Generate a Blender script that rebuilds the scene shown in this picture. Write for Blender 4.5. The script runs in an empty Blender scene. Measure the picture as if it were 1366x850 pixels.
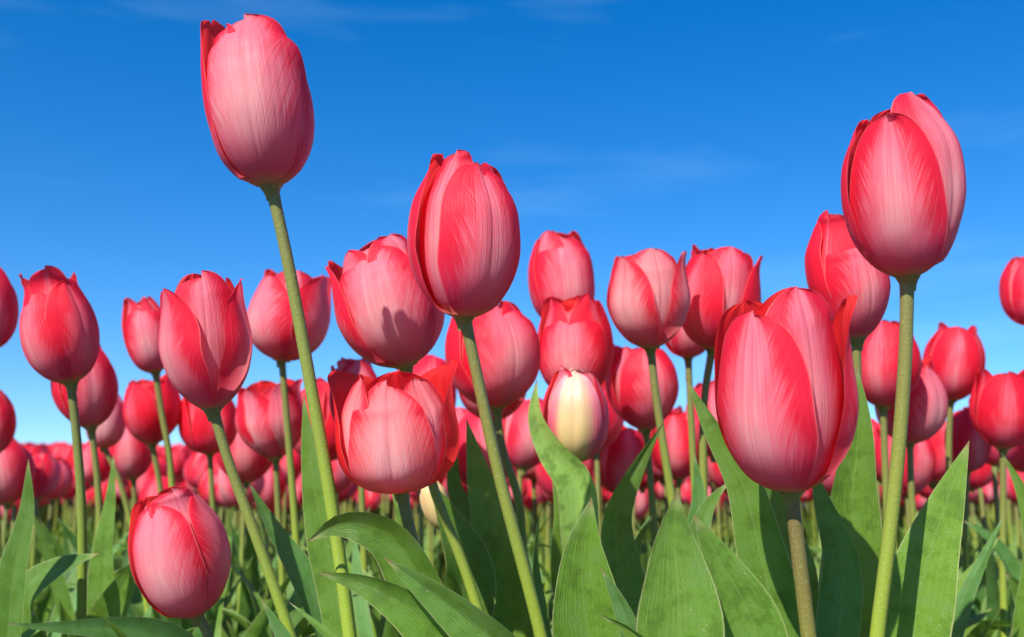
import bpy, math, random
import numpy as np
from mathutils import Vector, Matrix
R = math.radians
rng = random.Random(11)
SC = bpy.context.scene
COL = SC.collection

# ------------------------------------------------------------------ camera, sky, sun, exposure
HC, LENS, PITCH = 0.36, 35.0, R(9.2)
FPX = 1366 * LENS / 36.0
cd = bpy.data.cameras.new('camera'); cam = bpy.data.objects.new('camera', cd); COL.objects.link(cam)
cd.lens = LENS; cd.sensor_width = 36; cd.clip_start = 0.01; cd.clip_end = 3000
cam.location = (0, 0, HC); cam.rotation_euler = (R(90) + PITCH, 0, 0)
cd.dof.use_dof = True; cd.dof.focus_distance = 0.46; cd.dof.aperture_fstop = 11.0; cd.dof.aperture_blades = 7
SC.camera = cam
SUN_EL, SUN_AZ = R(41), R(208)          # azimuth clockwise from +Y
w = bpy.data.worlds.new('World'); SC.world = w; w.use_nodes = True
nt = w.node_tree; N, L = nt.nodes, nt.links
bg = N['Background']; bg.inputs[1].default_value = 0.112
sky = N.new('ShaderNodeTexSky'); sky.sky_type = 'NISHITA'; sky.sun_disc = False
sky.sun_elevation = SUN_EL; sky.sun_rotation = SUN_AZ
sky.air_density = 1.0; sky.dust_density = 0.05; sky.ozone_density = 3.0; sky.altitude = 0
hs = N.new('ShaderNodeHueSaturation'); hs.inputs['Saturation'].default_value = 1.42; hs.inputs['Hue'].default_value = 0.506
gd = N.new('ShaderNodeTexCoord'); lift = N.new('ShaderNodeVectorMath'); lift.operation = 'MULTIPLY_ADD'
lift.inputs[1].default_value = (1, 1, 1.1); lift.inputs[2].default_value = (0, 0, .075)      # clear polarised air: no dusty horizon
L.new(gd.outputs['Generated'], lift.inputs[0]); nrm = N.new('ShaderNodeVectorMath'); nrm.operation = 'NORMALIZE'
L.new(lift.outputs[0], nrm.inputs[0]); L.new(nrm.outputs[0], sky.inputs[0])
L.new(sky.outputs[0], hs.inputs['Color'])
# faint streaks of high cirrus in the sky itself
tc = N.new('ShaderNodeTexCoord'); mp = N.new('ShaderNodeMapping')
mp.inputs['Location'].default_value = (.35, .1, .75); mp.inputs['Scale'].default_value = (1.2, 1.2, 9); mp.inputs['Rotation'].default_value = (0, R(8), 0)
nz = N.new('ShaderNodeTexNoise'); nz.inputs['Scale'].default_value = 1.9; nz.inputs['Detail'].default_value = 5; nz.inputs['Roughness'].default_value = .55
rp = N.new('ShaderNodeMapRange'); rp.inputs['From Min'].default_value = .53; rp.inputs['From Max'].default_value = .82; rp.inputs['To Max'].default_value = .05
mx = N.new('ShaderNodeMix'); mx.data_type = 'RGBA'; mx.inputs['B'].default_value = (9, 11.5, 14, 1)
L.new(tc.outputs['Generated'], mp.inputs[0]); L.new(mp.outputs[0], nz.inputs['Vector']); L.new(nz.outputs[0], rp.inputs[0])
L.new(rp.outputs[0], mx.inputs['Factor']); L.new(hs.outputs[0], mx.inputs['A']); L.new(mx.outputs['Result'], bg.inputs[0])
sl = bpy.data.lights.new('sun', 'SUN'); sun = bpy.data.objects.new('sun', sl); COL.objects.link(sun)
sl.energy = 4.8; sl.angle = R(.5); sl.color = (1, .95, .86)
sd = Vector((math.sin(SUN_AZ) * math.cos(SUN_EL), math.cos(SUN_AZ) * math.cos(SUN_EL), math.sin(SUN_EL)))
sun.rotation_euler = sd.to_track_quat('Z', 'Y').to_euler(); sun.location = sd * 5
SC.view_settings.view_transform = 'Standard'; SC.view_settings.look = 'None'
SC.view_settings.exposure = 0.82; SC.view_settings.gamma = 1.0
SC.render.engine = 'CYCLES'
SC.cycles.max_bounces = 8; SC.cycles.transmission_bounces = 6
SC.cycles.use_denoising = True

FWD = Vector((0, math.cos(PITCH), math.sin(PITCH))); UP = Vector((0, -math.sin(PITCH), math.cos(PITCH))); RT = Vector((1, 0, 0))
CAM = Vector((0, 0, HC))
def at(px, py, d):
    return CAM + d * (FWD + RT * ((px - 683) / FPX) - UP * ((py - 425) / FPX))

# ------------------------------------------------------------------ materials
class NB:
    def __init__(s, name):
        s.m = bpy.data.materials.new(name); s.m.use_nodes = True
        s.n, s.l = s.m.node_tree.nodes, s.m.node_tree.links
        s.p = s.n['Principled BSDF']; s.out = s.n['Material Output']
    def put(s, sock, v):
        if hasattr(v, 'is_output'): s.l.new(v, sock)
        elif isinstance(v, tuple) and len(v) == 3 and sock.type == 'RGBA': sock.default_value = (*v, 1)
        else: sock.default_value = v
    def math(s, op, a, b=None, c=None, clamp=False):
        n = s.n.new('ShaderNodeMath'); n.operation = op; n.use_clamp = clamp
        for i, v in enumerate((a, b, c)):
            if v is not None: s.put(n.inputs[i], v)
        return n.outputs[0]
    def ss(s, x, a, b, lo=0., hi=1.):
        n = s.n.new('ShaderNodeMapRange'); n.interpolation_type = 'SMOOTHSTEP'
        for i, v in enumerate((x, a, b, lo, hi)): s.put(n.inputs[i], v)
        return n.outputs[0]
    def mix(s, f, a, b, mode='MIX'):
        n = s.n.new('ShaderNodeMix'); n.data_type = 'RGBA'; n.blend_type = mode
        s.put(n.inputs['Factor'], f); s.put(n.inputs['A'], a); s.put(n.inputs['B'], b)
        return n.outputs['Result']
    def uv(s, name):
        n = s.n.new('ShaderNodeUVMap'); n.uv_map = name
        x = s.n.new('ShaderNodeSeparateXYZ'); s.l.new(n.outputs[0], x.inputs[0])
        return x.outputs[0], x.outputs[1]
    def comb(s, x, y, z=0.):
        n = s.n.new('ShaderNodeCombineXYZ')
        for i, v in enumerate((x, y, z)): s.put(n.inputs[i], v)
        return n.outputs[0]
    def noise(s, vec, scale, detail=2., rough=.5, dist=0.):
        n = s.n.new('ShaderNodeTexNoise')
        s.put(n.inputs['Vector'], vec); s.put(n.inputs['Scale'], scale); s.put(n.inputs['Detail'], detail)
        s.put(n.inputs['Roughness'], rough); s.put(n.inputs['Distortion'], dist)
        return n.outputs[0]
    def info(s):
        return s.n.new('ShaderNodeObjectInfo').outputs
    def bump(s, h, strength, dist):
        n = s.n.new('ShaderNodeBump'); s.put(n.inputs['Height'], h); s.put(n.inputs['Strength'], strength); s.put(n.inputs['Distance'], dist)
        s.l.new(n.outputs[0], s.p.inputs['Normal']); return n.outputs[0]
    def translucent(s, col, fac, normal=None):
        t = s.n.new('ShaderNodeBsdfTranslucent'); s.put(t.inputs[0], col)
        m = s.n.new('ShaderNodeMixShader'); s.put(m.inputs[0], fac)
        s.l.new(s.p.outputs[0], m.inputs[1]); s.l.new(t.outputs[0], m.inputs[2]); s.l.new(m.outputs[0], s.out.inputs[0])

def petal_material():
    b = NB('tulip_petal'); io = b.info()
    s_, v = b.uv('UVMap'); x, y = b.uv('Flat')          # s in 0..1 across, v along; x,y in petal widths
    rnd = io['Random']; pale = io['Alpha']
    off = b.math('MULTIPLY', rnd, 37.)
    s = b.math('MULTIPLY_ADD', s_, 2., -1.); a = b.math('ABSOLUTE', s); ax = b.math('ABSOLUTE', x)
    # veins: along the petal in the middle, feathering outwards to the edges
    c = b.math('SUBTRACT', y, b.math('MULTIPLY', b.math('POWER', ax, .8), 1.25))
    feather = b.noise(b.comb(b.math('MULTIPLY', c, 26.), b.math('MULTIPLY', ax, 3.), off), 1., 3., .62)
    straight = b.noise(b.comb(b.math('MULTIPLY', s, 22.), b.math('MULTIPLY', y, 1.1), off), 1., 3., .6)
    vein = b.mix(b.ss(a, .15, .55), straight, feather)
    fine = b.noise(b.comb(b.math('MULTIPLY', s, 60.), b.math('MULTIPLY', y, 2.6), off), 1., 2., .5)
    blot = b.noise(b.comb(x, y, off), 2.3, 2.)
    vv = b.math('SUBTRACT', vein, .5)
    # flame: pale middle, red edge
    half = b.math('MULTIPLY_ADD', b.math('POWER', b.math('SUBTRACT', 1.02, v, clamp=True), .8), .62, .12)
    t = b.math('ADD', b.math('SUBTRACT', a, half), b.math('MULTIPLY', vv, .95))
    t = b.math('ADD', t, b.math('MULTIPLY', b.math('SUBTRACT', blot, .5), .5))
    t = b.math('SUBTRACT', t, b.math('MULTIPLY', b.math('SUBTRACT', pale, .43), .9))
    edge = b.ss(t, -.30, .26)
    red = b.mix(1., (.83, .022, .062), io['Color'], 'MULTIPLY')
    rose = b.mix(1., (.91, .23, .30), io['Color'], 'MULTIPLY')
    col = b.mix(edge, rose, red)
    core = b.math('MULTIPLY', b.ss(t, -.12, -.75), b.math('MULTIPLY', b.ss(v, .95, .45), b.ss(v, .12, .40)))
    col = b.mix(b.math('MULTIPLY', core, .7), col, (.95, .64, .62))
    # purple low on petal, own flush plus painted shade, then the greenish cream base
    purple = b.math('MULTIPLY', b.ss(b.math('ADD', v, b.math('MULTIPLY', vv, .25)), .52, .12), .52)
    col = b.mix(purple, col, (.64, .085, .25))
    col = b.mix(b.math('MULTIPLY', b.ss(fine, .5, .72), .22), col, (.62, .06, .12))
    col = b.mix(b.math('MULTIPLY', b.ss(a, .10, .0), b.math('MULTIPLY', b.ss(v, .2, .7), .25)), col, (.72, .12, .18))
    basem = b.ss(b.math('ADD', v, b.math('MULTIPLY', vv, .10)), .15, .02)
    col = b.mix(b.math('MULTIPLY', basem, .85), col, (.60, .58, .28))
    rim = b.math('MULTIPLY', b.ss(a, .96, 1.0), .35)
    col = b.mix(rim, col, (.90, .50, .46))
    # little brown bruises at the very tip
    tip = b.math('MULTIPLY', b.ss(v, .965, .995), b.ss(blot, .52, .62))
    col = b.mix(b.math('MULTIPLY', tip, .7), col, (.16, .03, .03))
    # inner face: saturated red, yellowish at the bottom
    inner = b.mix(b.math('MULTIPLY', b.ss(straight, .45, .8), .35), (.82, .020, .022), (.80, .12, .10))
    inner = b.mix(b.ss(v, .22, .05), inner, (.65, .50, .16))
    back = b.n.new('ShaderNodeNewGeometry').outputs['Backfacing']
    col = b.mix(back, col, inner)
    b.put(b.p.inputs['Base Color'], col); b.put(b.p.inputs['Roughness'], b.math('MULTIPLY_ADD', straight, .22, .38))
    b.put(b.p.inputs['Specular IOR Level'], .28)
    h = b.math('ADD', b.math('MULTIPLY', straight, .7), b.math('ADD', b.math('MULTIPLY', fine, .35), b.math('MULTIPLY', feather, .3)))
    h = b.math('SUBTRACT', h, b.math('MULTIPLY', b.ss(a, .06, .0), .5))
    b.bump(h, .42, .0017)
    tcol = b.mix(.40, col, (.95, .07, .08))
    b.translucent(tcol, .50)
    return b.m

def bud_material():
    b = NB('cream_bud_petal'); io = b.info()
    s_, v = b.uv('UVMap'); x, y = b.uv('Flat'); off = b.math('MULTIPLY', io['Random'], 37.)
    s = b.math('MULTIPLY_ADD', s_, 2., -1.); a = b.math('ABSOLUTE', s)
    st = b.noise(b.comb(b.math('MULTIPLY', s, 16.), y, off), 1., 3., .6)
    t = b.math('ADD', a, b.math('MULTIPLY', b.math('SUBTRACT', st, .5), .5))
    col = b.mix(b.math('MULTIPLY', b.ss(t, .34, .80), io['Alpha']), (.74, .55, .24), (.70, .09, .17))
    col = b.mix(b.math('MULTIPLY', b.math('MULTIPLY', b.ss(v, .40, .95), io['Alpha']), .6), col, (.84, .40, .40))
    col = b.mix(b.math('MULTIPLY', b.ss(st, .5, .8), .3), col, (.62, .60, .30))
    col = b.mix(b.ss(v, .26, .02), col, (.34, .40, .12))
    b.put(b.p.inputs['Base Color'], col); b.put(b.p.inputs['Roughness'], .42); b.put(b.p.inputs['Specular IOR Level'], .4)
    b.bump(st, .3, .0014); b.translucent(col, .25)
    return b.m

def leaf_material():
    b = NB('tulip_leaf'); io = b.info()
    s_, v = b.uv('UVMap'); x, y = b.uv('Flat'); off = b.math('MULTIPLY', io['Random'], 61.)
    s = b.math('MULTIPLY_ADD', s_, 2., -1.); a = b.math('ABSOLUTE', s)
    vein = b.noise(b.comb(b.math('MULTIPLY', s, 38.), b.math('MULTIPLY', y, 1.0), off), 1., 3., .6)
    fine = b.noise(b.comb(b.math('MULTIPLY', x, 90.), b.math('MULTIPLY', y, 9.), off), 1., 2.)
    mott = b.noise(b.comb(x, y, off), 4.5, 4., .65)
    grain = b.noise(b.comb(x, y, off), 70., 2., .6)
    base = b.mix(1., (.135, .272, .030), io['Color'], 'MULTIPLY')
    col = b.mix(b.math('MULTIPLY', b.ss(vein, .30, .75), .7), base, b.mix(1., (.190, .345, .046), io['Color'], 'MULTIPLY'))
    col = b.mix(b.math('MULTIPLY', b.ss(mott, .48, .66), .55), col, (.075, .150, .020))
    col = b.mix(b.math('MULTIPLY', b.ss(grain, .52, .75), .28), col, (.085, .150, .022))
    # waxy blue-grey bloom in patches
    col = b.mix(b.math('MULTIPLY', b.ss(mott, .56, .30), .22), col, (.24, .36, .17))
    col = b.mix(b.math('MULTIPLY', b.ss(a, .07, .0), .30), col, (.26, .36, .10))
    col = b.mix(b.ss(v, .16, .0), col, (.34, .42, .16))
    speck = b.noise(b.comb(x, y, b.math('ADD', off, 9.)), 38., 1.)
    col = b.mix(b.math('MULTIPLY', b.ss(speck, .745, .785), .55), col, (.50, .55, .36))
    rim = b.math('MAXIMUM', b.ss(a, .945, .99), b.math('MULTIPLY', b.ss(v, .965, .995), .8))
    col = b.mix(b.math('MULTIPLY', rim, .72), col, (.50, .50, .22))
    col = b.mix(b.math('MULTIPLY', b.ss(v, .982, .998), .8), col, (.30, .14, .07))
    b.put(b.p.inputs['Base Color'], col); b.put(b.p.inputs['Roughness'], b.math('MULTIPLY_ADD', mott, .35, .16))
    b.put(b.p.inputs['Specular IOR Level'], .45)
    h = b.math('ADD', vein, b.math('MULTIPLY', fine, .5)); h = b.math('ADD', h, b.math('MULTIPLY', grain, .35))
    b.bump(h, .5, .0016)
    b.translucent(b.mix(.6, col, (.28, .46, .03)), .34)
    return b.m

def stem_material():
    b = NB('tulip_stem'); io = b.info()
    s_, v = b.uv('UVMap'); x, y = b.uv('Flat'); off = b.math('MULTIPLY', io['Random'], 23.)
    st = b.noise(b.comb(b.math('MULTIPLY', s_, 30.), b.math('MULTIPLY', y, 2.), off), 1., 3.)
    pit = b.noise(b.comb(b.math('MULTIPLY', x, 5.), y, off), 16., 2., .6)
    pos = b.n.new('ShaderNodeNewGeometry').outputs['Position']
    sp = b.noise(pos, 850., 1.5, .5)
    col = b.mix(b.ss(v, .03, .42), (.165, .155, .045), (.235, .315, .030))
    col = b.mix(b.ss(v, .02, .0), col, (.16, .20, .06))
    col = b.mix(1., col, io['Color'], 'MULTIPLY')
    col = b.mix(b.math('MULTIPLY', b.ss(st, .4, .7), .35), col, (.17, .22, .05))
    col = b.mix(b.math('MULTIPLY', b.ss(sp, .56, .70), .22), col, (.40, .42, .16))
    b.put(b.p.inputs['Base Color'], col); b.put(b.p.inputs['Roughness'], .42); b.put(b.p.inputs['Specular IOR Level'], .4)
    b.bump(b.math('ADD', sp, b.math('MULTIPLY', st, .5)), .35, .0005)
    return b.m

def soil_material():
    b = NB('soil')
    pos = b.n.new('ShaderNodeNewGeometry').outputs['Position']
    n1 = b.noise(pos, 14., 6., .65); n2 = b.noise(pos, 1.1, 3.)
    col = b.mix(n1, (.045, .032, .020), (.13, .095, .06))
    far = b.n.new('ShaderNodeSeparateXYZ'); b.l.new(pos, far.inputs[0])
    col = b.mix(b.math('MULTIPLY', b.ss(n2, .45, .62), .5), col, (.06, .085, .02))
    b.put(b.p.inputs['Base Color'], col); b.put(b.p.inputs['Roughness'], .95)
    b.bump(n1, .8, .04)
    return b.m
PETAL, BUD, LEAF, STEM, SOIL = petal_material(), bud_material(), leaf_material(), stem_material(), soil_material()

# ------------------------------------------------------------------ mesh helpers
def sstep(x, a, b):
    t = np.clip((x - a) / (b - a), 0, 1); return t * t * (3 - 2 * t)

def catmull(P, n):
    """smooth curve through points at uneven spacing (tangents weighted by the chords)"""
    P = np.asarray(P, float); h = np.maximum(np.linalg.norm(np.diff(P, axis=0), axis=1), 1e-9)
    D = np.diff(P, axis=0) / h[:, None]; M = np.empty_like(P); M[0], M[-1] = D[0], D[-1]
    if len(P) > 2: M[1:-1] = (D[:-1] * h[1:, None] + D[1:] * h[:-1, None]) / (h[:-1] + h[1:])[:, None]
    c = np.concatenate([[0], np.cumsum(h ** .85)]); out = []
    for t in np.linspace(0, c[-1], n):
        i = min(max(int(np.searchsorted(c, t, side='right')) - 1, 0), len(h) - 1); u = (t - c[i]) / (c[i + 1] - c[i])
        out.append((2 * u ** 3 - 3 * u * u + 1) * P[i] + (u ** 3 - 2 * u * u + u) * h[i] * M[i] + (3 * u * u - 2 * u ** 3) * P[i + 1] + (u ** 3 - u * u) * h[i] * M[i + 1])
    return np.array(out)

class Geo:
    """grids of points joined into one mesh with two UV layers"""
    def __init__(s): s.v, s.f, s.uv, s.fl, s.mi, s.n, s.mats = [], [], [], [], [], 0, []
    def grid(s, P, uv, flat, mat, wrap=False):
        a, b = P.shape[:2]; o = s.n
        if mat not in s.mats: s.mats.append(mat)
        k = s.mats.index(mat)
        s.v.append(P.reshape(-1, 3)); s.uv.append(uv.reshape(-1, 2)); s.fl.append(flat.reshape(-1, 2)); s.n += a * b
        I = o + np.arange(a * b).reshape(a, b)
        q = np.stack([I[:-1, :-1], I[:-1, 1:], I[1:, 1:], I[1:, :-1]], -1).reshape(-1, 4)
        s.f.append(q); s.mi.append(np.full(len(q), k))
    def mesh(s, name):
        V, F = np.concatenate(s.v), np.concatenate(s.f); U, W = np.concatenate(s.uv), np.concatenate(s.fl)
        me = bpy.data.meshes.new(name)
        me.vertices.add(len(V)); me.vertices.foreach_set('co', V.astype(np.float32).ravel())
        me.loops.add(F.size); me.loops.foreach_set('vertex_index', F.ravel().astype(np.int32))
        me.polygons.add(len(F)); me.polygons.foreach_set('loop_start', np.arange(0, F.size, 4, dtype=np.int32))
        me.polygons.foreach_set('loop_total', np.full(len(F), 4, np.int32))
        me.polygons.foreach_set('material_index', np.concatenate(s.mi).astype(np.int32))
        me.polygons.foreach_set('use_smooth', np.ones(len(F), bool))
        for nm, A in (('UVMap', U), ('Flat', W)):
            l = me.uv_layers.new(name=nm); l.data.foreach_set('uv', A[F.ravel()].astype(np.float32).ravel())
        for m in s.mats: me.materials.append(m)
        me.update(); me.validate(); return me

def link(name, data, parent=None, color=None):
    o = bpy.data.objects.new(name, data); COL.objects.link(o)
    if parent is not None: o.parent = parent
    if color: o.color = color
    return o

def cup_profile(top, bel):
    b = bel - .42                                           # above 0: tapered foot and high belly; below 0: round-bottomed cup
    return catmull([(.085, 0), (.38 - .6 * b, .035 + .05 * b), (.70 - .8 * b, .125 + .1 * b), (.93 - .35 * b, .29 + .3 * b), (1.0, .45 + .5 * b), (.965, .66 + .25 * b), (.54 + .4 * top, .87), (top, 1.0)], 90)

def petal_grid(H, Rr, phi, half=60, hf=1.0, top=.42, lean=0., layer=0, tip=0., flare=0., point=0., seed=0, nu=17, nv=28, notch=0., env=None, over=.045, wav=1., bel=.42):
    """One petal of a cup of height H and radius Rr; phi 0 faces -Y (the viewer), positive turns to +X."""
    rr = np.random.RandomState(seed)
    v = np.linspace(0, 1, nv); v = 1 - (1 - v) ** 1.35; v[-1] = .9995
    s = np.linspace(-1, 1, nu)
    lay = (1.0, .925, .96)[layer]
    prof = cup_profile(top, bel)
    arc = np.concatenate([[0], np.cumsum(np.linalg.norm(np.diff(prof * [Rr, H], axis=0), axis=1))]); arc /= arc[-1]
    r = np.interp(v, arc, prof[:, 0]); z = np.interp(v, arc, prof[:, 1])
    wlow = .22 + .78 * sstep(v, -.06, .46) ** .8
    q = np.clip((v - .46) / .54, 0, 1)
    whi = (1 - q ** (2.3 - .8 * point)) ** (.52 + .38 * point)
    wv = wlow * np.where(v > .46, whi, 1)
    S, V = np.meshgrid(s, v); Wv, Rv, Zv = wv[:, None], r[:, None], z[:, None]
    rho = Rr * lay * np.maximum(Rv, (.22 + .52 * sstep(v, .04, .55))[:, None])     # the blade's own curvature across
    aw = R(half) * Rr * Wv * S
    wob = np.zeros_like(S)
    for k in range(3):
        a1, p1, p2 = rr.uniform(.3, 1), rr.uniform(0, 6.28), rr.uniform(2.0, 6.0)
        wob += a1 * np.sin(S * rr.uniform(1.2, 3.2) + V * p2 + p1)
    edgew = np.zeros_like(S)
    for k in range(2):
        edgew += rr.uniform(.4, 1) * np.sin(V * rr.uniform(9, 17) + rr.uniform(0, 6.28) + (S > 0) * rr.uniform(0, 6))
    rad = Rr * lay * Rv * (1 + flare * np.abs(S) ** 3 * sstep(V, .1, .6) + .018 * wob * sstep(V, .1, .5))
    rad += Rr * .022 * wav * edgew * np.abs(S) ** 4 * sstep(V, .2, .5)
    rad += Rr * (-.030 * np.exp(-(S / .10) ** 2) * sstep(V, .12, .5) * (1 - .6 * sstep(V, .8, 1)))      # midrib groove
    rad += Rr * .05 * (1 - S ** 2) * sstep(V, .1, .45) * sstep(1 - V, .0, .4)                              # own bulge
    fp = rr.uniform(0, 6.28, 3)
    rad += Rr * sstep(V, .15, .5) * (.010 * np.sin(S * 6.5 + fp[0] + V * 1.2) + .008 * np.sin(S * 11 + fp[1] - V * 1.5))     # lengthwise folds
    rad += lean * H * V ** 1.4
    rad += tip * Rr * np.clip((V - .80) / .2, 0, 1) ** 2
    zz = H * hf * (Zv + .020 * wav * edgew * sstep(V, .86, 1.0) - notch * np.exp(-(S / .35) ** 2) * sstep(V, .9, 1))
    radial = rad - rho * (1 - np.cos(aw / rho)); tang = rho * np.sin(aw / rho)
    radial = radial + over * Rr * S * sstep(V, .12, .5)                                 # petals lap like tiles
    # keep the inner ring inside the outer one
    pol = np.hypot(radial, tang); et, eh, om = env or (top, hf, .045)
    ez = np.interp(np.clip(zz / (H * eh), 0, 1), prof[:, 1], cup_profile(et, bel)[:, 0]) * Rr
    if layer:
        lim = ez * (.945 - .95 * om) + .45 * sstep(zz / (H * eh), .90, 1.30) * Rr
        k_ = np.minimum(1, lim / np.maximum(pol, 1e-6))
    else:
        k_ = np.where(V > .12, np.maximum(1, (ez * .955 + over * Rr * S) * (1 - sstep(V, .8, 1.0) * .3) / np.maximum(pol, 1e-6)), 1) if lean == 0 else 1
    radial, tang = radial * k_, tang * k_
    sp, cp = math.sin(R(phi)), math.cos(R(phi))
    X = radial * sp + tang * cp; Y = -radial * cp + tang * sp
    P = np.stack([X, Y, zz], -1)
    uv = np.stack([(S + 1) / 2, V], -1); flat = np.stack([S * Wv, V * 1.55], -1)
    return P, uv, flat

def tube_grid(C, r0, r1, n=10, bulge=.25):
    C = np.asarray(C); m = len(C)
    T = np.gradient(C, axis=0); T /= np.linalg.norm(T, axis=1)[:, None]
    A = np.cross(T, [0, 1, 0.0]); A /= np.linalg.norm(A, axis=1)[:, None]; B = np.cross(T, A)
    th = np.linspace(0, 2 * np.pi, n + 1); t = np.linspace(0, 1, m)
    rad = r0 + (r1 - r0) * t + r0 * bulge * np.exp(-(t / .02) ** 2)
    P = C[:, None] + rad[:, None, None] * (np.cos(th)[None, :, None] * A[:, None] + np.sin(th)[None, :, None] * B[:, None])
    ln = np.concatenate([[0], np.cumsum(np.linalg.norm(np.diff(C, axis=0), axis=1))])
    U, V = np.meshgrid(th / (2 * np.pi), t)
    return P, np.stack([U, V], -1), np.stack([U, np.repeat(ln[:, None] / .06, n + 1, 1)], -1)

def leaf_grid(C, width, roll=0., fold=.35, peak=.42, roll_end=None, wave=.08, seed=0, n=40, nu=13, side=None):
    """C: midrib points from base to tip. roll turns the blade about its midrib (0 = flat to the viewer)."""
    rr = np.random.RandomState(seed)
    C = catmull(C, n); T = np.gradient(C, axis=0); T /= np.linalg.norm(T, axis=1)[:, None]
    t = np.linspace(0, 1, n); s = np.linspace(-1, 1, nu)
    view = np.array([0, -1, .12]) if side is None else np.asarray(side, float)
    A = np.cross(view, T); A /= np.linalg.norm(A, axis=1)[:, None]     # across, to the viewer's right for an upright leaf
    Nn = np.cross(T, A)
    re = roll if roll_end is None else roll_end
    ang = R(1) * (roll + (re - roll) * t)
    Sd = np.cos(ang)[:, None] * A + np.sin(ang)[:, None] * Nn
    Nm = -np.sin(ang)[:, None] * A + np.cos(ang)[:, None] * Nn
    up = .30 + .70 * np.sin(np.clip(t / peak, 0, 1) * np.pi / 2) ** 1.3
    dn = np.clip(1 - np.clip((t - peak) / (1 - peak), 0, 1) ** 1.32, 0, 1)
    wv = np.where(t < peak, up, dn) * (width / 2); wv[-1] = width * .004
    S, Tt = np.meshgrid(s, t)
    wav = wave * width * np.sin(Tt * rr.uniform(5, 9) + rr.uniform(0, 6) + np.sign(S) * rr.uniform(.5, 1.6)) * np.abs(S) ** 2
    f = fold * (1.25 - .75 * Tt)
    lift = f * wv[:, None] * (np.abs(S) ** 1.35) - .10 * wv[:, None] * np.exp(-(S / .12) ** 2) * 0
    cx = S * wv[:, None] * np.cos(np.minimum(f * .8, 1.2) * np.abs(S))
    P = C[:, None] + cx[..., None] * Sd[:, None] + (lift + wav * np.minimum(1, wv[:, None] / (width * .3)))[..., None] * Nm[:, None]
    ln = np.concatenate([[0], np.cumsum(np.linalg.norm(np.diff(C, axis=0), axis=1))])
    uv = np.stack([(S + 1) / 2, Tt], -1)
    flat = np.stack([S * wv[:, None] / .05, np.repeat(ln[:, None] / .05, nu, 1)], -1)
    return P, uv, flat

def pistil_mesh(H):
    g = Geo(); C = np.array([(0, 0, .02 * H), (0, 0, .2 * H), (0, 0, .33 * H), (0, 0, .36 * H)])
    P, uv, fl = tube_grid(catmull(C, 8), .07 * H, .05 * H, 8); g.grid(P, uv, fl, STEM)
    C = np.array([(0, 0, z * H) for z in np.linspace(-.07, .045, 7)]); P, uv, fl = tube_grid(C, .0029, .0029, 14, 0)
    k = np.linspace(0, 1, 7)[:, None]; P[..., :2] *= (1 + (.090 * H / .0029 - 1) * k[..., None] ** 1.8); uv[..., 1] = .05; g.grid(P, uv, fl, STEM); return g.mesh('flower')

def one(gr, mat, name):
    g = Geo(); g.grid(*gr, mat); return g.mesh(name)

def tag(o, label, cat, group=None, kind=None):
    o['label'] = label; o['category'] = cat
    if group: o['group'] = group
    if kind: o['kind'] = kind

# ------------------------------------------------------------------ setting: soil to the horizon
def ground():
    g = Geo(); xs = np.concatenate([-np.geomspace(900, 1, 26), np.linspace(-.9, .9, 25), np.geomspace(1, 900, 26)])
    ys = np.concatenate([np.linspace(-40, -1, 12), np.linspace(-.8, 6, 80), np.geomspace(6.3, 1800, 40)])
    X, Y = np.meshgrid(xs, ys); rr = np.random.RandomState(3)
    Z = np.where((np.abs(X) < 8) & (Y < 8), rr.uniform(-.012, .012, X.shape), 0) - .004
    P = np.stack([X, Y, Z], -1); g.grid(P, P[..., :2] * .1, P[..., :2], SOIL)
    o = link('ground', g.mesh('ground')); o['kind'] = 'structure'
ground()

# ------------------------------------------------------------------ tulips
SCARLET = (1.04, 1.05, .85)
ROSE, REDDER, PINK = (1, 1, 1), (1.05, .75, .8), (1.0, 1.5, 1.45)
def closed(p0):
    q = random.Random(int(p0 * 100) + 7); out = []
    for i, a in enumerate((0, 120, -120, 60, 180, -60)):
        out.append(dict(phi=p0 + a + q.uniform(-7, 7), half=q.uniform(52, 66), hf=q.uniform(.90, 1.0) + (.03 if i > 2 else 0), tip=q.uniform(-.12, .12), point=q.uniform(0, .18),
                        dt=q.uniform(-.12, .14), layer=int(i > 2), over=q.uniform(.02, .08)))
    return out

def make_flower(parent, base, topv, H, Rr, petals, color, pale, seed, toward=0., res=(17, 28), mat=None, name='flower', bel=.42):
    ax = (topv - base).normalized(); ax = (ax + Vector((0, -1, 0)) * math.tan(R(toward))).normalized()
    xax = Vector((1, 0, 0)); xax = (xax - ax * xax.dot(ax)).normalized(); yax = ax.cross(xax)
    M = Matrix((xax, yax, ax)).transposed().to_4x4(); M.translation = base
    fl = link(name, pistil_mesh(H), parent); fl.matrix_local = parent.matrix_world.inverted() @ M
    ot = [p for p in petals if not p.get('layer')]
    env = (sum(p['top'] for p in ot) / len(ot), sum(p.get('hf', 1) for p in ot) / len(ot), max(abs(p.get('over', .045)) for p in ot))
    for i, p in enumerate(petals):
        p = dict(p, env=env, bel=bel, wav=.3 if mat is BUD else 1.); pc = p.pop('color', color); pp = p.pop('pale', pale); pm = p.pop('mat', mat or PETAL)
        g = petal_grid(H, Rr, seed=seed * 7 + i, nu=res[0], nv=res[1], **p)
        o = link('petal', one(g, pm, 'petal'), fl, (*pc, pp))
    return fl

def make_stem(parent, base, pts, r0, r1, color=(1, 1, 1)):
    g = tube_grid(catmull([base] + pts, 40), r0, r1, 12)
    P = g[0] - np.array(parent.location)
    return link('stem', one((P, g[1], g[2]), STEM, 'stem'), parent, (*color, 1))

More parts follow.
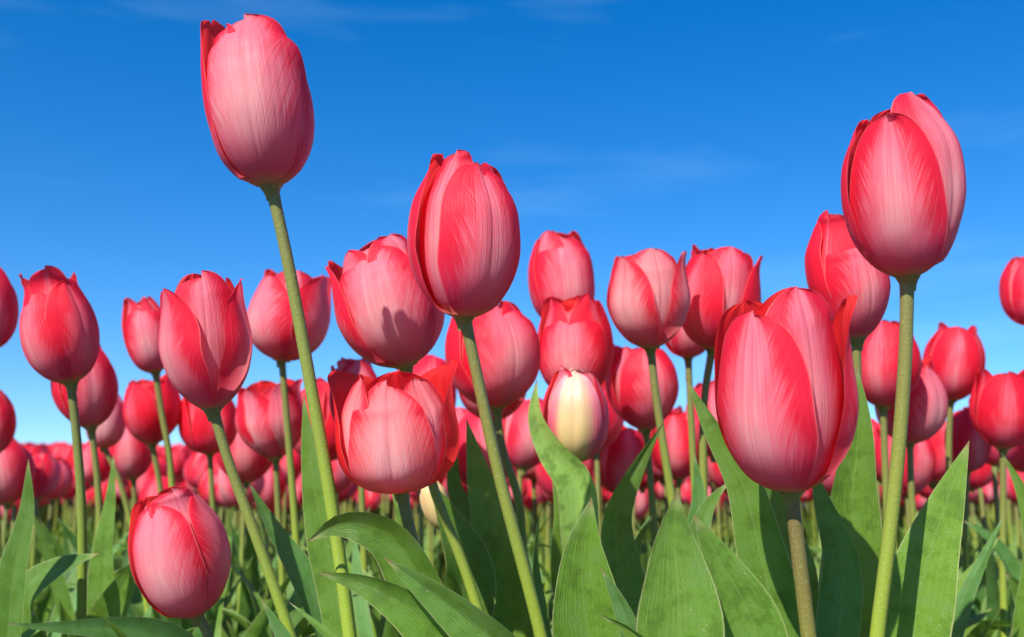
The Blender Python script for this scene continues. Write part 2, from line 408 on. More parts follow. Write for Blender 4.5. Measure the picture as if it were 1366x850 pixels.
def add_leaf(parent, pts, width, color=(1, 1, 1), **k):
    g = leaf_grid(pts, width, **k); P = g[0] - np.array(parent.location)
    return link('leaf', one((P, g[1], g[2]), LEAF, 'leaf'), parent, (*color, 1))

GREEN, BLUEG, YELG, DARKG = (1, 1, 1), (.75, .95, 1.7), (1.15, 1.1, .9), (.7, .75, .8)
TUL = {}
def root_at(name, loc):
    o = link(name, None); o.empty_display_size = .05; o.location = loc; bpy.context.view_layer.update(); return o

def tulip(key, label, d, base, top, wpx, stem, petals=None, phi=0, color=ROSE, pale=.5, toward=0, topr=.42, H=None, seed=0,
          stemcol=(1, 1, 1), res=(17, 28), leaves=(), rs=.0036, group=None, mat=None, dtop=0., auto_leaf=0, bel=None):
    B, Tp = at(*base, d), at(*top, d + dtop)
    Hh = (Tp - B).length if H is None else H
    S = [at(px, py, d + dd) for (px, py, *q) in stem for dd in (q[0] if q else 0.,)]
    last, prev = S[-1], (S[-2] if len(S) > 1 else B)
    sl_ = (last - prev) / max(prev.z - last.z, 1e-3)                # carry the stem on down to the soil, straightening up
    G = last + Vector((sl_.x * .45, sl_.y * .45, -1)) * last.z; G.z = -.01
    root = root_at('tulip', (G.x, G.y, 0)); TUL[key] = root
    tag(root, label, 'tulip', group)
    make_stem(root, B + (Tp - B) * .035, S + [(last + G) / 2 + Vector((sl_.x * .12 * last.z, 0, 0)), G], rs * .74, rs * 1.04, stemcol)
    ps = petals or closed(phi)
    for p in ps: p.setdefault('top', topr + p.pop('dt', 0)); p.pop('dt', 0)
    make_flower(root, B, Tp, Hh, .94 * wpx / 2 * d / FPX, ps, color, pale - (.12 if color is REDDER else 0), seed + 1, toward, res, mat, bel=random.Random(seed).uniform(.38, .56) if bel is None else bel)
    for lf in leaves: hand_leaf(root, **lf)
    r2 = random.Random(seed * 31 + 5)
    for k in range(auto_leaf):
        a = r2.uniform(0, 6.28); random_leaf(root, r2, a, d)
    return root

def random_leaf(root, r2, a, d, hmax=None):
    h = r2.uniform(.17, .29) if hmax is None else r2.uniform(.6, 1) * hmax
    sp = r2.uniform(.05, .13); w_ = r2.uniform(.026, .044)
    b0 = Vector(root.location) + Vector((.006 * math.cos(a), .006 * math.sin(a), .01))
    dv = Vector((math.cos(a), math.sin(a), 0)); dr = r2.choice((0, 0, 1))
    pts = [b0, b0 + dv * sp * .25 + Vector((0, 0, h * .42)), b0 + dv * sp * .65 + Vector((0, 0, h * .78)),
           b0 + dv * sp * (1.1 + .5 * dr) + Vector((0, 0, h * (1 - .12 * dr)))]
    c = r2.choice((GREEN, GREEN, YELG, BLUEG, DARKG))
    add_leaf(root, pts, w_, c, side=(-dv.x, -dv.y, .15), roll=r2.uniform(-35, 35), roll_end=r2.uniform(-60, 60), fold=r2.uniform(.25, .8), seed=r2.randrange(9999), n=26, nu=9)

def hand_leaf(root, d, pts, w, roll=0., fold=.35, peak=.45, color=GREEN, roll_end=None, wave=.08, seed=0, ground=True):
    """pts run from the tip down to the foot of the picture; the leaf then goes on to the plant's foot."""
    P = [at(px, py, d + (q[0] if q else 0.)) for (px, py, *q) in pts]
    vis = sum((P[i + 1] - P[i]).length for i in range(len(P) - 1)); last = P[-1]; rl = Vector(root.location)
    if ground:
        e = Vector((rl.x * .8 + last.x * .2, rl.y * .8 + last.y * .2, .0))
        if last.z > .12: P.append(last * .5 + e * .5 + (last - P[-2]).normalized() * last.z * .12)
        P.append(e)
    tot = sum((P[i + 1] - P[i]).length for i in range(len(P) - 1)); peak = min(.82, max(.4, 1 - .92 * vis / tot)) if ground else peak
    P = P[::-1]
    add_leaf(root, P, w * d / FPX, color, roll=roll, fold=fold, peak=peak, roll_end=roll_end, wave=wave, seed=seed, n=60, nu=19)
    return root

def clump(label, base, leaves, group=None):
    g = at(*base[:2], base[2]); root = root_at('tulip_leaf_clump', (g.x, g.y, 0)); tag(root, label, 'tulip leaves', group)
    for lf in leaves: hand_leaf(root, **lf)
    return root

hi = (25, 40)
tulip('A', 'tallest pink tulip, alone against the sky on a long leaning stem', .44, (362, 251), (330, 28), 146, [(380, 330), (412, 500), (446, 697)],
      [dict(phi=2, half=84, hf=.985, top=.22), dict(phi=122, hf=.9), dict(phi=-108, hf=1.06, top=.80, half=60, notch=.02), dict(phi=62, layer=1, hf=.93), dict(phi=-165, layer=1, hf=1.05, top=.5), dict(phi=-60, layer=1, hf=.95)],
      pale=.72, seed=1, bel=0.45, res=hi, rs=.0035, stemcol=(1.05, 1.1, 1), leaves=[
      dict(d=.50, pts=[(405, 525), (412, 600), (428, 700), (450, 800)], w=52, roll=-12, fold=.3, seed=3)])
tulip('B', 'tall rosy tulip against the sky, left petal parted to show a red inside', .46, (619, 426), (623, 206), 152, [(632, 480), (660, 610), (724, 860)],
      [dict(phi=32, half=58, hf=.92, top=.44), dict(phi=150, hf=.95), dict(phi=-100, half=52, hf=.98, top=.46, over=.10), dict(phi=-32, half=52, layer=1, hf=1.0, top=.36), dict(phi=90, layer=1, hf=.95), dict(phi=-150, layer=1, hf=1.0, top=.45)],
      pale=.42, seed=2, bel=0.44, res=hi, rs=.0035)
tulip('C', 'tall tulip on the far right sky, plump with one petal rising to a higher peak', .42, (1211, 372), (1190, 128), 154, [(1209, 440), (1202, 560), (1187, 710), (1169, 860)],
      [dict(phi=-30, half=56, hf=.86, top=.84, over=.13), dict(phi=38, half=54, hf=.99, top=.40, over=.17), dict(phi=102, hf=.93, top=.5, half=54, over=.10), dict(phi=-138, hf=.9, top=.5), dict(phi=162, layer=1, hf=.95, top=.4), dict(phi=-85, layer=1, hf=.85, top=.5)],
      pale=.55, seed=3, bel=0.46, res=hi, rs=.0037, leaves=[
      dict(d=.45, pts=[(1293, 588), (1264, 668), (1234, 760), (1216, 860)], w=92, roll=-20, fold=.42, peak=.50, color=YELG, seed=5),
      dict(d=.50, pts=[(1268, 770), (1258, 830), (1235, 880)], w=44, roll=-20, fold=.3, color=(1.2, 1.2, 1.5), seed=6)])
tulip('D', 'largest nearest pink tulip, half open with a narrow pointed petal standing on its right', .40, (1055, 657), (1035, 388), 186, [(1063, 720), (1080, 860)],
      [dict(phi=-42, half=54, hf=.91, top=.90, tip=-.12), dict(phi=76, half=46, hf=.95, top=1.08, point=.8, over=-.08), dict(phi=-158, hf=.98, top=.85), dict(phi=16, layer=1, hf=1.02, top=.66, half=48), dict(phi=142, layer=1, hf=1.02, top=.7), dict(phi=-98, layer=1, hf=.85, top=.7)],
      pale=.5, seed=4, bel=0.43, res=hi, rs=.0040, stemcol=(.95, .75, .9), leaves=[
      dict(d=.46, pts=[(914, 503), (948, 570), (992, 650), (1012, 730), (1030, 800), (1062, 870)], w=74, roll=20, fold=.35, peak=.55, color=GREEN, seed=7, roll_end=-10),
      dict(d=.50, pts=[(1143, 488), (1146, 560), (1138, 660), (1136, 770), (1138, 860)], w=104, roll=4, fold=.22, peak=.50, color=YELG, seed=8),
      dict(d=.455, pts=[(1080, 610), (1098, 670), (1122, 740), (1118, 860)], w=58, roll=-28, fold=.5, peak=.5, color=BLUEG, seed=9),
      dict(d=.47, pts=[(1020, 600), (1034, 680), (1058, 760), (1050, 860)], w=70, roll=10, fold=.5, peak=.5, color=GREEN, seed=10)])
tulip('E', 'low rosy tulip leaning left, its closed bud-like cup near the bottom of the field', .55, (262, 822), (221, 646), 126, [(277, 845), (286, 880)],
      [dict(phi=-12, half=60, hf=.91, top=.50), dict(phi=104, hf=.9, half=58, top=.6), dict(phi=-112, hf=.93, half=58, over=.09, top=.6), dict(phi=44, layer=1, hf=1.0, top=.48), dict(phi=172, layer=1, hf=.96), dict(phi=-68, layer=1, hf=.92)],
      pale=.78, seed=5, bel=0.46, res=hi, toward=4, auto_leaf=1)
tulip('F', 'rosy tulip with an opened top and slim right petal, its stem slanting down right', .53, (284, 549), (268, 366), 128, [(303, 610), (340, 712), (388, 850)],
      [dict(phi=-40, half=54, hf=.90, top=.95), dict(phi=76, half=44, hf=.93, top=.98, point=.15, over=-.08), dict(phi=-150, hf=1.0, top=.72, half=45), dict(phi=18, layer=1, hf=1.0, top=.62, half=58), dict(phi=142, layer=1, hf=.96, top=.7), dict(phi=-96, layer=1, hf=.85, top=.7)],
      pale=.48, seed=6, bel=0.56, res=hi, stemcol=(1, 1.08, 1), auto_leaf=1, leaves=[
      dict(d=.56, pts=[(330, 640), (362, 700), (402, 765), (440, 840)], w=46, roll=35, fold=.4, color=BLUEG, seed=11),
      dict(d=.47, pts=[(348, 798), (372, 840), (392, 880)], w=34, roll=20, fold=.3, color=BLUEG, seed=12),
      dict(d=.45, pts=[(384, 802), (415, 828), (450, 862)], w=20, roll=50, fold=.5, color=(1.2, 1.2, 1.3), seed=13)])
tulip('G', 'opened scarlet tulip with a pale front petal, low in the middle of the field', .455, (535, 656), (522, 490), 172, [(545, 700), (562, 765), (575, 860)],
      [dict(phi=0, half=45, hf=.90, top=.66, pale=.9, point=.25), dict(phi=118, half=62, hf=1.0, top=1.12, pale=-.35, over=0., color=(1.12, .75, .30)), dict(phi=-118, half=62, hf=1.0, top=1.12, pale=-.35, over=0., color=(1.12, .75, .30)), dict(phi=50, layer=1, hf=.90, top=.60, half=32, pale=.9), dict(phi=178, layer=1, hf=.94, top=.7), dict(phi=-48, layer=1, hf=.95, top=.62, half=30, pale=.9)],
      color=SCARLET, pale=.4, seed=7, bel=.36, res=hi, toward=2, stemcol=(.95, .95, 1), leaves=[
      dict(d=.425, pts=[(411, 722), (450, 700), (515, 712), (560, 770), (590, 870)], w=112, roll=-38, fold=.55, peak=.62, color=(.9, .95, .8), seed=14),
      dict(d=.41, pts=[(424, 764), (480, 778), (545, 812), (600, 870)], w=66, roll=-20, fold=.35, color=GREEN, seed=15),
      dict(d=.60, pts=[(572, 640), (600, 700), (620, 760), (600, 860)], w=90, roll=30, fold=.5, color=DARKG, seed=16),
      dict(d=.62, pts=[(520, 640), (540, 700), (545, 760), (560, 850)], w=50, roll=0, fold=.3, color=YELG, seed=17)])
root = tulip('H', 'cream tulip bud flushed pink, not yet open, low in the middle', .615, (768, 617), (768, 490), 92, [(772, 660), (776, 700), (778, 800)],
      [dict(phi=-6, half=56, hf=.97, top=.40, point=.4), dict(phi=106, hf=.93, top=.55, mat=PETAL, pale=.8), dict(phi=-128, hf=.97, top=.5, mat=PETAL, pale=.8), dict(phi=56, layer=1, hf=.96, top=.45, mat=PETAL, pale=.8), dict(phi=172, layer=1, hf=.98), dict(phi=-66, layer=1, hf=1.02, top=.5, mat=PETAL, pale=.95)],
      pale=1.0, seed=8, res=hi, mat=BUD, leaves=[
      dict(d=.60, pts=[(716, 506), (714, 555), (736, 604), (764, 640), (775, 720)], w=56, roll=-8, fold=.7, color=(2.2, 1.9, 3.2), seed=18),
      dict(d=.63, pts=[(735, 618), (748, 680), (752, 760), (770, 850)], w=46, roll=12, color=YELG, seed=19),
      dict(d=.58, pts=[(722, 672), (712, 740), (722, 860)], w=40, roll=60, fold=.5, color=BLUEG, seed=20)])
tulip('I', 'fat pink tulip leaning left just behind the tall one with a red inside', .575, (542, 490), (497, 322), 146, [(552, 540), (575, 640), (620, 760)],
      [dict(phi=-4, half=66, hf=.94, top=.5, pale=.7), dict(phi=105, hf=.94, top=.6), dict(phi=-92, hf=.93, top=.95, half=58, over=.08), dict(phi=52, layer=1, hf=1.0, top=.5, pale=.7), dict(phi=172, layer=1, hf=1.05, top=.5), dict(phi=-55, layer=1, hf=.98, top=.6)],
      pale=.6, seed=9, res=hi, leaves=[dict(d=.62, pts=[(622, 558), (640, 640), (662, 720), (680, 810)], w=76, roll=8, fold=.3, color=YELG, seed=21),
      dict(d=.64, pts=[(612, 575), (602, 640), (640, 740), (660, 850)], w=60, roll=40, fold=.5, color=DARKG, seed=22)])
tulip('J', 'rosy tulip half hidden by the tall middle stem, its pale right petal lit', .68, (663, 545), (652, 405), 132, [(668, 590), (690, 660), (700, 760)],
      [dict(phi=28, half=66, hf=.98, top=.4, pale=.6), dict(phi=148), dict(phi=-92, top=.7), dict(phi=-32, layer=1, hf=.96, top=.6, pale=.7), dict(phi=88, layer=1), dict(phi=208, layer=1)],
      pale=.5, seed=10, color=REDDER, auto_leaf=2)
tulip('K', 'salmon pink tulip with three petals opening like a star, right of the middle', .68, (868, 466), (860, 333), 114, [(874, 520), (886, 600), (900, 690)],
      [dict(phi=-44, half=48, hf=.93, top=.9, point=.3), dict(phi=74, half=46, hf=.95, top=.98, point=.6), dict(phi=-165, hf=.96, top=.8), dict(phi=14, layer=1, hf=1.0, top=.60, half=60, pale=.85), dict(phi=130, layer=1, hf=.95, top=.8), dict(phi=-105, layer=1, hf=.95, top=.8)],
      pale=.72, color=(1, 1.25, 1.0), seed=11, bel=.52, res=hi, leaves=[
      dict(d=.585, pts=[(886, 562), (848, 628), (822, 690), (826, 760), (850, 850)], w=66, roll=22, fold=.4, color=GREEN, seed=23),
      dict(d=.66, pts=[(826, 690), (840, 760), (870, 850)], w=44, roll=-20, fold=.4, color=DARKG, seed=24),
      dict(d=.60, pts=[(872, 686), (852, 720), (846, 790), (860, 860)], w=34, roll=30, fold=.5, color=GREEN, seed=25),
      dict(d=.64, pts=[(925, 600), (932, 660), (925, 740), (930, 820)], w=40, roll=0, fold=.3, color=BLUEG, seed=26),
      dict(d=.52, pts=[(975, 640), (948, 672), (930, 730), (930, 850)], w=52, roll=-30, fold=.6, color=DARKG, seed=27)])
tulip('L', 'red tulip with a flared pointed right petal, peering over the largest pink one', .72, (950, 468), (965, 331), 112, [(941, 520), (938, 620), (945, 760)],
      [dict(phi=-52, half=52, hf=.92, top=.75, pale=.35), dict(phi=75, half=50, hf=.95, top=.95, point=.7), dict(phi=-165, top=.8), dict(phi=8, layer=1, hf=1.0, top=.62, pale=.6), dict(phi=128, layer=1, top=.8), dict(phi=-112, layer=1, top=.8)],
      pale=.4, seed=12, color=REDDER, auto_leaf=1)
tulip('M', 'rounded pink tulip against the sky, just right of the tall middle one', .80, (755, 440), (744, 310), 92, [(760, 520), (770, 640), (775, 760)],
      [dict(phi=12, half=72, hf=.95, top=.42), dict(phi=132, top=.6), dict(phi=-108, hf=.98, top=.6), dict(phi=72, layer=1, hf=.94, top=.5), dict(phi=190, layer=1, hf=1.03), dict(phi=-48, layer=1, hf=1.02, top=.5)], pale=.52, seed=13, auto_leaf=2)
tulip('N', 'pinkish red tulip directly behind the cream bud, cupped wide with a pale front petal', .74, (768, 530), (765, 396), 104, [(772, 620), (776, 720), (780, 800)],
      [dict(phi=-12, half=72, hf=.86, top=.62, pale=.6), dict(phi=108, hf=.98, top=.7), dict(phi=-130, top=.7), dict(phi=48, layer=1, hf=1.0, top=.6), dict(phi=170, layer=1, hf=1.02, top=.7), dict(phi=-70, layer=1, hf=.98, top=.7)], pale=.45, seed=14, color=REDDER, auto_leaf=2)
tulip('O', 'round rose tulip beneath the salmon star-shaped one, behind its stem', .84, (862, 575), (852, 456), 100, [(866, 620), (872, 700), (878, 780)], phi=10, topr=.5, pale=.4, seed=15, auto_leaf=3)
tulip('P', 'wide pink tulip behind the long leaning stem of the tallest one', .80, (375, 482), (396, 360), 112, [(378, 505), (386, 600), (395, 720)],
      [dict(phi=-40, half=62, hf=.88, top=.8, pale=.65), dict(phi=70, half=60, hf=.98, top=.85), dict(phi=190, top=.8), dict(phi=15, layer=1, hf=.98, top=.7), dict(phi=130, layer=1, top=.8), dict(phi=-100, layer=1, hf=.95, top=.8)], pale=.5, seed=16, auto_leaf=2)
tulip('Q', 'rosy red tulip leaning left near the left edge, with curled top petals', .64, (95, 512), (64, 362), 104, [(100, 560), (108, 660), (108, 860)],
      [dict(phi=-28, half=60, hf=.84, top=.62, pale=.5), dict(phi=58, half=56, hf=.88, top=.66, pale=.35, over=-.07), dict(phi=-160, hf=1.0, top=.8, tip=.15), dict(phi=20, layer=1, hf=1.0, top=.7, tip=.2), dict(phi=130, layer=1, hf=.95, top=.7), dict(phi=-80, layer=1, hf=1.0, top=.62, tip=.1)],
      pale=.42, color=REDDER, seed=17, res=hi, stemcol=(.85, .95, .9), leaves=[
      dict(d=.60, pts=[(38, 612), (36, 680), (20, 760), (10, 860)], w=56, roll=-8, fold=.4, color=DARKG, seed=28),
      dict(d=.62, pts=[(132, 738), (80, 760), (40, 800), (60, 870)], w=84, roll=-30, fold=.5, color=DARKG, seed=29),
      dict(d=.60, pts=[(92, 832), (55, 838), (20, 870)], w=40, roll=-40, fold=.4, color=GREEN, seed=30),
      dict(d=.66, pts=[(188, 738), (165, 780), (130, 850)], w=48, roll=22, fold=.3, color=YELG, seed=31)])
tulip('R', 'small rosy tulip against the sky with a ragged top, left of the slim-petalled one', .88, (208, 498), (186, 396), 62, [(214, 540), (226, 610), (232, 680)],
      [dict(phi=14, half=72, hf=.88, top=.5, pale=.55), dict(phi=134), dict(phi=-106, top=.6), dict(phi=74, layer=1, hf=.95), dict(phi=190, layer=1, hf=.98, top=.7), dict(phi=-46, layer=1, hf=1.0, top=.65)], pale=.45, seed=18, auto_leaf=2)
tulip('S', 'deep pink tulip tucked behind the left-leaning rosy red one', .84, (122, 572), (108, 456), 84, [(130, 640), (134, 740)], phi=30, topr=.6, pale=.35, seed=19, auto_leaf=2, leaves=[
      dict(d=.72, pts=[(152, 606), (148, 670), (140, 740), (140, 820)], w=46, roll=-15, fold=.4, color=GREEN, seed=32)])
tulip('T', 'red tulip right below the small ragged one, seen past its stem', .98, (203, 594), (200, 503), 78, [(212, 640), (225, 740)], phi=-30, topr=.78, pale=.25, seed=20, color=REDDER, auto_leaf=2)
tulip('U', 'red cup tulip directly beneath the slim-petalled rosy one', 1.0, (280, 606), (278, 515), 80, [(283, 660), (290, 760)], phi=40, topr=.75, pale=.3, seed=21, color=REDDER, auto_leaf=2)
tulip('V', 'coral pink tulip with a flat ragged top, left of the long leaning stem', .88, (368, 613), (358, 509), 92, [(370, 660), (376, 760)],
      [dict(phi=-30, half=56, hf=.95, top=.95, pale=.6), dict(phi=30, half=56, hf=.97, top=.95, pale=.5), dict(phi=90, hf=.98, top=.95), dict(phi=150, hf=1, top=.95), dict(phi=-150, hf=1, top=.95), dict(phi=-90, hf=.97, top=.95)], pale=.5, seed=22, auto_leaf=2)
tulip('W', 'red tulip tucked behind the tall plump one on the right', .58, (1143, 456), (1118, 283), 108, [(1143, 500), (1143, 620), (1145, 760)],
      [dict(phi=12, half=66, hf=.82, top=.5, pale=.45), dict(phi=130, top=.6), dict(phi=-108, hf=.97, top=.5), dict(phi=72, layer=1, hf=.9, top=.6), dict(phi=190, layer=1), dict(phi=-48, layer=1, hf=1.0, top=.55, pale=.2)], color=REDDER, pale=.4, seed=23, res=hi)
tulip('X', 'red tulip showing left of the tall right stem, folds of red petals', .80, (1178, 545), (1182, 425), 92, [(1180, 600), (1185, 720)], phi=-40, topr=.65, pale=.4, seed=24, color=REDDER, auto_leaf=2)
tulip('Y', 'paler pink tulip directly behind the tall right stem, low', .84, (1214, 592), (1214, 478), 94, [(1215, 640), (1222, 740)], phi=35, topr=.7, pale=.6, seed=25, auto_leaf=2)
tulip('Z', 'rose tulip right of the tall right stem, with two rounded cups of petals', .92, (1268, 536), (1278, 432), 80, [(1266, 580), (1268, 700)], phi=-20, topr=.6, pale=.4, seed=26, color=REDDER, auto_leaf=2)
tulip('AA', 'bright red tulip cup near the right edge, dark hollow at its top', .86, (1338, 600), (1340, 488), 84, [(1338, 650), (1338, 780)], phi=-25, topr=.82, pale=.3, seed=27, color=REDDER, auto_leaf=2, leaves=[
      dict(d=.80, pts=[(1284, 694), (1315, 715), (1345, 755), (1355, 840)], w=40, roll=20, fold=.5, color=BLUEG, seed=33),
      dict(d=.70, pts=[(1336, 604), (1356, 640), (1380, 720), (1370, 860)], w=42, roll=-20, fold=.4, color=YELG, seed=34),
      dict(d=.78, pts=[(1340, 762), (1375, 810), (1380, 880)], w=60, roll=-30, fold=.5, color=DARKG, seed=35)])
tulip('AB', 'dark pink tulip cut by the right edge, high against the sky', .92, (1378, 436), (1370, 338), 76, [(1380, 520), (1385, 680)], phi=-15, topr=.6, pale=.45, seed=28, auto_leaf=1)
tulip('AC', 'deep pink tulip cut by the left edge, the upper of two there', .80, (-12, 468), (-18, 350), 76, [(-10, 560), (-8, 740)], phi=30, topr=.5, pale=.35, seed=29, auto_leaf=1)
tulip('AD', 'purplish pink tulip cut by the left edge, the lower of two there', .95, (-6, 606), (-10, 520), 56, [(-4, 680), (0, 780)], phi=25, topr=.5, pale=.35, seed=30, auto_leaf=1)
tulip('AE', 'pink tulip peeping out between the salmon star-shaped one and its red neighbour', .82, (918, 478), (915, 370), 74, [(922, 560), (928, 680)], phi=0, topr=.5, pale=.5, seed=31, auto_leaf=1)
tulip('AF', 'pale pink small tulip low at left between two red ones', 1.05, (138, 598), (146, 522), 52, [(155, 630), (175, 700)], phi=10, topr=.4, pale=1.0, color=PINK, seed=32, auto_leaf=1)
tulip('AG', 'pink tulip whose base shows under the half hidden rosy one in the middle', .90, (660, 562), (652, 460), 98, [(665, 640), (668, 760)], phi=-20, topr=.5, pale=.6, seed=33, auto_leaf=2)
tulip('AH', 'pink tulip barely showing above the opened scarlet one', .84, (480, 585), (472, 478), 74, [(482, 640), (486, 760)], phi=20, topr=.6, pale=.7, seed=34, auto_leaf=2)
tulip('AI', 'closed cream and green bud half hidden behind the opened scarlet tulip', .62, (592, 706), (570, 634), 40, [(600, 750), (606, 820)],
      phi=5, topr=.25, pale=.1, seed=35, mat=BUD, auto_leaf=0)
tulip('AJ', 'slender deep red tulip in the gap below the tall right stem and the rose one', 1.0, (1290, 630), (1292, 540), 60, [(1288, 690), (1288, 780)], phi=5, topr=.6, pale=.3, seed=36, auto_leaf=2)
tulip('AK', 'rosy tulip under the large salmon one, left of the long bright leaf', 1.0, (905, 640), (902, 545), 74, [(905, 700), (905, 790)], phi=-25, topr=.6, pale=.45, seed=37, color=REDDER, auto_leaf=2)
tulip('AL', 'small rose tulip above the low closed cup at left, in front of the far rows', 1.15, (178, 640), (172, 560), 60, [(182, 700), (190, 780)], phi=15, topr=.55, pale=.5, seed=38, auto_leaf=2)
tulip('AM', 'small pinkish tulip between the cream bud and the tall middle stem', 1.2, (712, 640), (706, 560), 58, [(714, 700), (716, 780)], phi=-15, topr=.55, pale=.6, seed=39, auto_leaf=2)

clump('broad upright bright green leaf pair in front at the bottom, right of the middle', (905, 850, .40), [
      dict(d=.385, pts=[(903, 655), (900, 720), (905, 790), (908, 880)], w=118, roll=-6, fold=.28, peak=.50, color=(1.15, 1.12, 1.25), seed=41),
      dict(d=.42, pts=[(925, 686), (962, 750), (1000, 820), (1020, 900)], w=86, roll=-25, fold=.35, peak=.5, color=(1.1, 1.1, 1.3), seed=42),
      dict(d=.37, pts=[(796, 818), (835, 838), (880, 880)], w=40, roll=-35, fold=.6, color=(1.1, 1, .7), seed=43)])
clump('single pale-edged leaf standing upright at the bottom middle, left of the broad pair', (790, 850, .43), [
      dict(d=.425, pts=[(789, 664), (778, 730), (780, 800), (790, 890)], w=104, roll=10, fold=.25, peak=.50, color=(1.1, 1.1, .9), seed=44),
      dict(d=.415, pts=[(801, 757), (820, 790), (845, 850), (860, 900)], w=46, roll=-35, fold=.6, color=(.8, .9, 2.0), seed=45)])
clump('two-toned folded leaf lying slantwise at the bottom, pointing up left', (690, 850, .42), [
      dict(d=.395, pts=[(513, 744), (565, 782), (625, 828), (700, 890)], w=78, roll=-30, fold=.75, peak=.55, color=(.95, 1, 1.3), seed=46),
      dict(d=.40, pts=[(500, 872), (560, 862), (640, 885)], w=34, roll=-20, fold=.3, color=(1.2, 1.2, 1.3), seed=47)])

# ------------------------------------------------------------------ low leaf clumps without a flower, between the stems
r3 = random.Random(77)
for k in range(110):
    d = r3.uniform(.62, 1.4); px = r3.uniform(-60, 1430) if k % 3 else r3.uniform(-40, 460); g = at(px, 640, d)
    root = root_at('tulip_leaf_clump', (g.x, g.y, 0))
    tag(root, 'low clump of green tulip leaves without a flower, in among the stems', 'tulip leaves', 'flowerless leaf clumps among the stems')
    for j in range(3): random_leaf(root, r3, r3.uniform(0, 6.28), d, hmax=HC - .02 - .02 * r3.random())

# ------------------------------------------------------------------ the rows behind
def variant(seed, nu, nv):
    r2 = random.Random(seed); H = r2.uniform(.070, .086) * (.84 if seed < 200 else 1); Rr = H * r2.uniform(.36, .46); t = r2.choice((.45, .55, .7, .85)); p0 = r2.uniform(0, 120)
    out = []
    for i, p in enumerate(closed(p0)):
        p['top'] = t + p.pop('dt'); out.append(petal_grid(H, Rr, seed=seed * 9 + i, nu=nu, nv=nv, env=(t, .95, .06), bel=.38 + .03 * (seed % 6), **p))
    return H, out
def far_leafs(r2, n, nn, nu, hs=1.0):
    out = []
    for k in range(n):
        a = r2.uniform(0, 6.28); dv = np.array([math.cos(a), math.sin(a), 0]); h = r2.uniform(.20, .31) * hs; sp = r2.uniform(.04, .10)
        C = [dv * .004, dv * sp * .3 + [0, 0, h * .45], dv * sp * .7 + [0, 0, h * .8], dv * sp * 1.2 + [0, 0, h]]
        out.append(leaf_grid(C, r2.uniform(.024, .04), roll=r2.uniform(-30, 30), side=(-dv[0], -dv[1], .1), fold=r2.uniform(.2, .6), seed=r2.randrange(999), n=nn, nu=nu))
    return out
FARLABEL = 'small blurred pinkish red tulip in the crowded far rows behind the sharp ones'
FARGROUP = 'small blurred tulips in the far rows'
# kinds with their parts, for the nearer rows
KIND = []
for k in range(6):
    H, pg = variant(100 + k, 11, 14); r2 = random.Random(300 + k)
    KIND.append(dict(H=H, petals=[one(g, PETAL, 'petal') for g in pg], pist=pistil_mesh(H), leafs=[one(g, LEAF, 'leaf') for g in far_leafs(r2, 3, 12, 5)],
                     stem=one(tube_grid(np.array([(0, 0, 1 - t) for t in np.linspace(0, 1, 6)]), .0023, .0029, 7), STEM, 'stem')))
def tint(r2):
    c = r2.choice((ROSE, REDDER, ROSE, (1, 1.3, 1.3))); return (*c, r2.uniform(.10, .6))
def near_row(x, y, ztop, r2, label=None, group=None, big=1.):
    k = r2.choice(KIND); H = k['H'] * big; zb = ztop - H
    root = root_at('tulip', (x, y, 0)); tag(root, label or FARLABEL, 'tulip', group or FARGROUP)
    c = tint(r2); lx, ly = r2.uniform(-.02, .02), r2.uniform(-.02, .02); rz = r2.uniform(0, 6.28)
    st = link('stem', k['stem'], root, (1, 1.05, 1, 1)); st.scale = (1, 1, zb)
    M = Matrix.Identity(4); M[0][2] = lx / zb; M[1][2] = ly / zb
    st.matrix_local = M @ Matrix.Diagonal((1, 1, zb, 1))
    fl = link('flower', k['pist'], root); fl.location = (lx, ly, zb); fl.rotation_euler = (r2.uniform(-.15, .15), r2.uniform(-.2, .2), rz); fl.scale = (big, big, big)
    for pm in k['petals']: link('petal', pm, fl, c)
    for lm in k['leafs']:
        l = link('leaf', lm, root, (*r2.choice((GREEN, YELG, BLUEG, DARKG)), 1)); l.rotation_euler = (0, 0, rz); s_ = r2.uniform(.8, 1.05); l.scale = (s_, s_, s_)
def middle_rows():
    r2 = random.Random(21)
    for px, py, d in ((690, 528, 1.05), (634, 548, 1.1), (736, 575, 1.2), (842, 562, 1.05), (926, 506, 1.0), (988, 560, 1.1), (1200, 562, 1.05), (1250, 545, 1.1), (1312, 524, 1.05), (1362, 545, 1.1),
                      (600, 545, 1.1), (448, 505, 1.0), (330, 548, 1.15), (40, 580, 1.2), (1112, 560, 1.1), (1160, 560, 1.15), (1010, 520, 1.1), (884, 545, 1.15), (570, 470, .95), (800, 500, 1.0)):
        near_row((px - 683) / FPX * d, d, HC + d * (640 - py) / FPX, r2, 'half hidden soft red tulip standing between the sharp front flowers and the far band', 'half hidden tulips in the middle distance', 1.18)
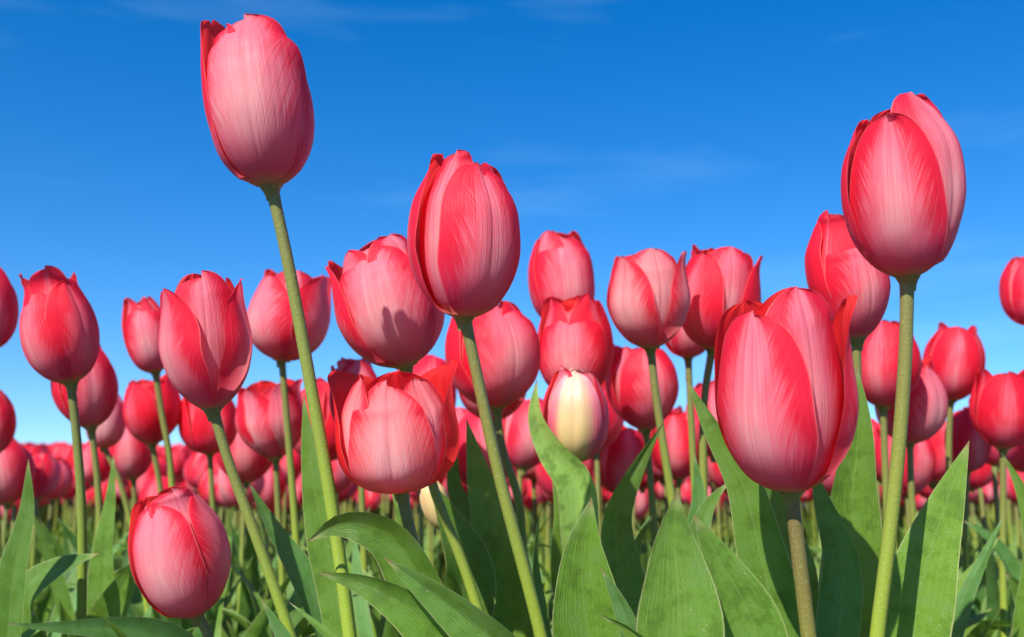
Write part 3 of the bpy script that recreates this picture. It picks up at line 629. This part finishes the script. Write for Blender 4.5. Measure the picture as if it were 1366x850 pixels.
# whole small tulips, too small to show parts
SMALL = []
for k in range(8):
    H, pg = variant(200 + k, 7, 9); r2 = random.Random(400 + k); zt = .40 + .012 * k; g = Geo()
    ang = np.array([r2.uniform(-.15, .15), r2.uniform(-.15, .15)])
    for P, uv, fl in pg:
        P = P.copy(); P[..., 0] += P[..., 2] * ang[0]; P[..., 1] += P[..., 2] * ang[1]; P[..., 2] += zt - H; g.grid(P, uv, fl, PETAL)
    g.grid(*tube_grid(np.array([(0, 0, (zt - H) * (1 - t)) for t in np.linspace(0, 1, 5)]), .0022, .0028, 5), STEM)
    for lf in far_leafs(r2, 3, 8, 3): g.grid(*lf, LEAF)
    SMALL.append((zt, g))
SMESH = [g.mesh('tulip') for zt, g in SMALL]
middle_rows()
r4 = random.Random(5)
def spots(d0, d1, n, sep, used):
    out = []
    for _ in range(n * 60):
        if len(out) == n: break
        d = math.sqrt(r4.uniform(d0 * d0, d1 * d1)); px = r4.uniform(-50, 1416); x = (px - 683) / FPX * d
        if all((x - a) ** 2 + (d - b) ** 2 > sep * sep for a, b in used): out.append((x, d)); used.append((x, d))
    return out
used = []
for px, py, d in ((1160, 600, 1.3), (1255, 592, 1.25), (1310, 585, 1.2), (1352, 612, 1.4), (640, 590, 1.3), (722, 604, 1.4), (832, 585, 1.2), (890, 572, 1.15), (945, 562, 1.2),
                  (450, 592, 1.2), (415, 604, 1.4), (60, 602, 1.45), (18, 598, 1.4), (312, 604, 1.3), (346, 612, 1.4), (580, 600, 1.3), (1000, 590, 1.3)):
    x = (px - 683) / FPX * d; used.append((x, d)); near_row(x, d, HC + d * (640 - py) / FPX, r4)
for x, y in spots(1.5, 2.3, 85, .08, used):
    near_row(x, y, HC + y * (640 - r4.uniform(588, 642)) / FPX, r4)
for x, y in spots(2.25, 3.4, 138, .07, used):
    i = r4.randrange(8); zt = HC + y * (640 - r4.uniform(590, 646)) / FPX
    o = link('tulip', SMESH[i], None, tint(r4)); o.location = (x, y, 0); s_ = zt / SMALL[i][0]; o.scale = (min(s_, 1.1), min(s_, 1.1), s_); o.rotation_euler = (0, 0, r4.uniform(0, 6.28))
    tag(o, FARLABEL, 'tulip', FARGROUP)
# everything beyond: one mass
g = Geo(); LOW = []
for k in range(6):
    H, pg = variant(500 + k, 5, 6); r2 = random.Random(700 + k); zt = .42 + .012 * k; LOW.append((zt, H, pg, far_leafs(r2, 2, 5, 3)))
for _ in range(3400):
    d = 2.9 * (30 / 2.9) ** (r4.random() ** 1.9); x = r4.uniform(-.62, .62) * d
    zt, H, pg, lf = LOW[r4.randrange(6)]; rz = r4.uniform(0, 6.28); c, s = math.cos(rz), math.sin(rz)
    zq = min(HC + d * (640 - r4.uniform(590, 644 if d < 4.5 else 622)) / FPX, .55 + r4.uniform(-.06, .02)) / zt
    rot = np.array([[c, s, 0], [-s, c, 0], [0, 0, 1]])
    for P, uv, fl in pg:
        P = P.copy(); P[..., 2] += zt * zq - H; g.grid(P @ rot + [x, d, 0], uv, fl, PETAL)
    if d < 8:
        g.grid(*[(a @ rot + [x, d, 0] if i == 0 else a) for i, a in enumerate(tube_grid(np.array([(0, 0, (zt * zq - H) * (1 - t)) for t in (0, .5, 1)]), .0022, .0028, 4))], STEM)
        for P, uv, fl in lf: g.grid(P @ rot + [x, d, 0], uv, fl, LEAF)
far = link('far_tulip_rows', g.mesh('far_tulip_rows'), None, (1, .9, .9, .30))
tag(far, 'solid band of tiny blurred pink and red tulips at the far end of the field', 'tulip field', None, 'stuff')
print('scene built', len(bpy.data.objects))
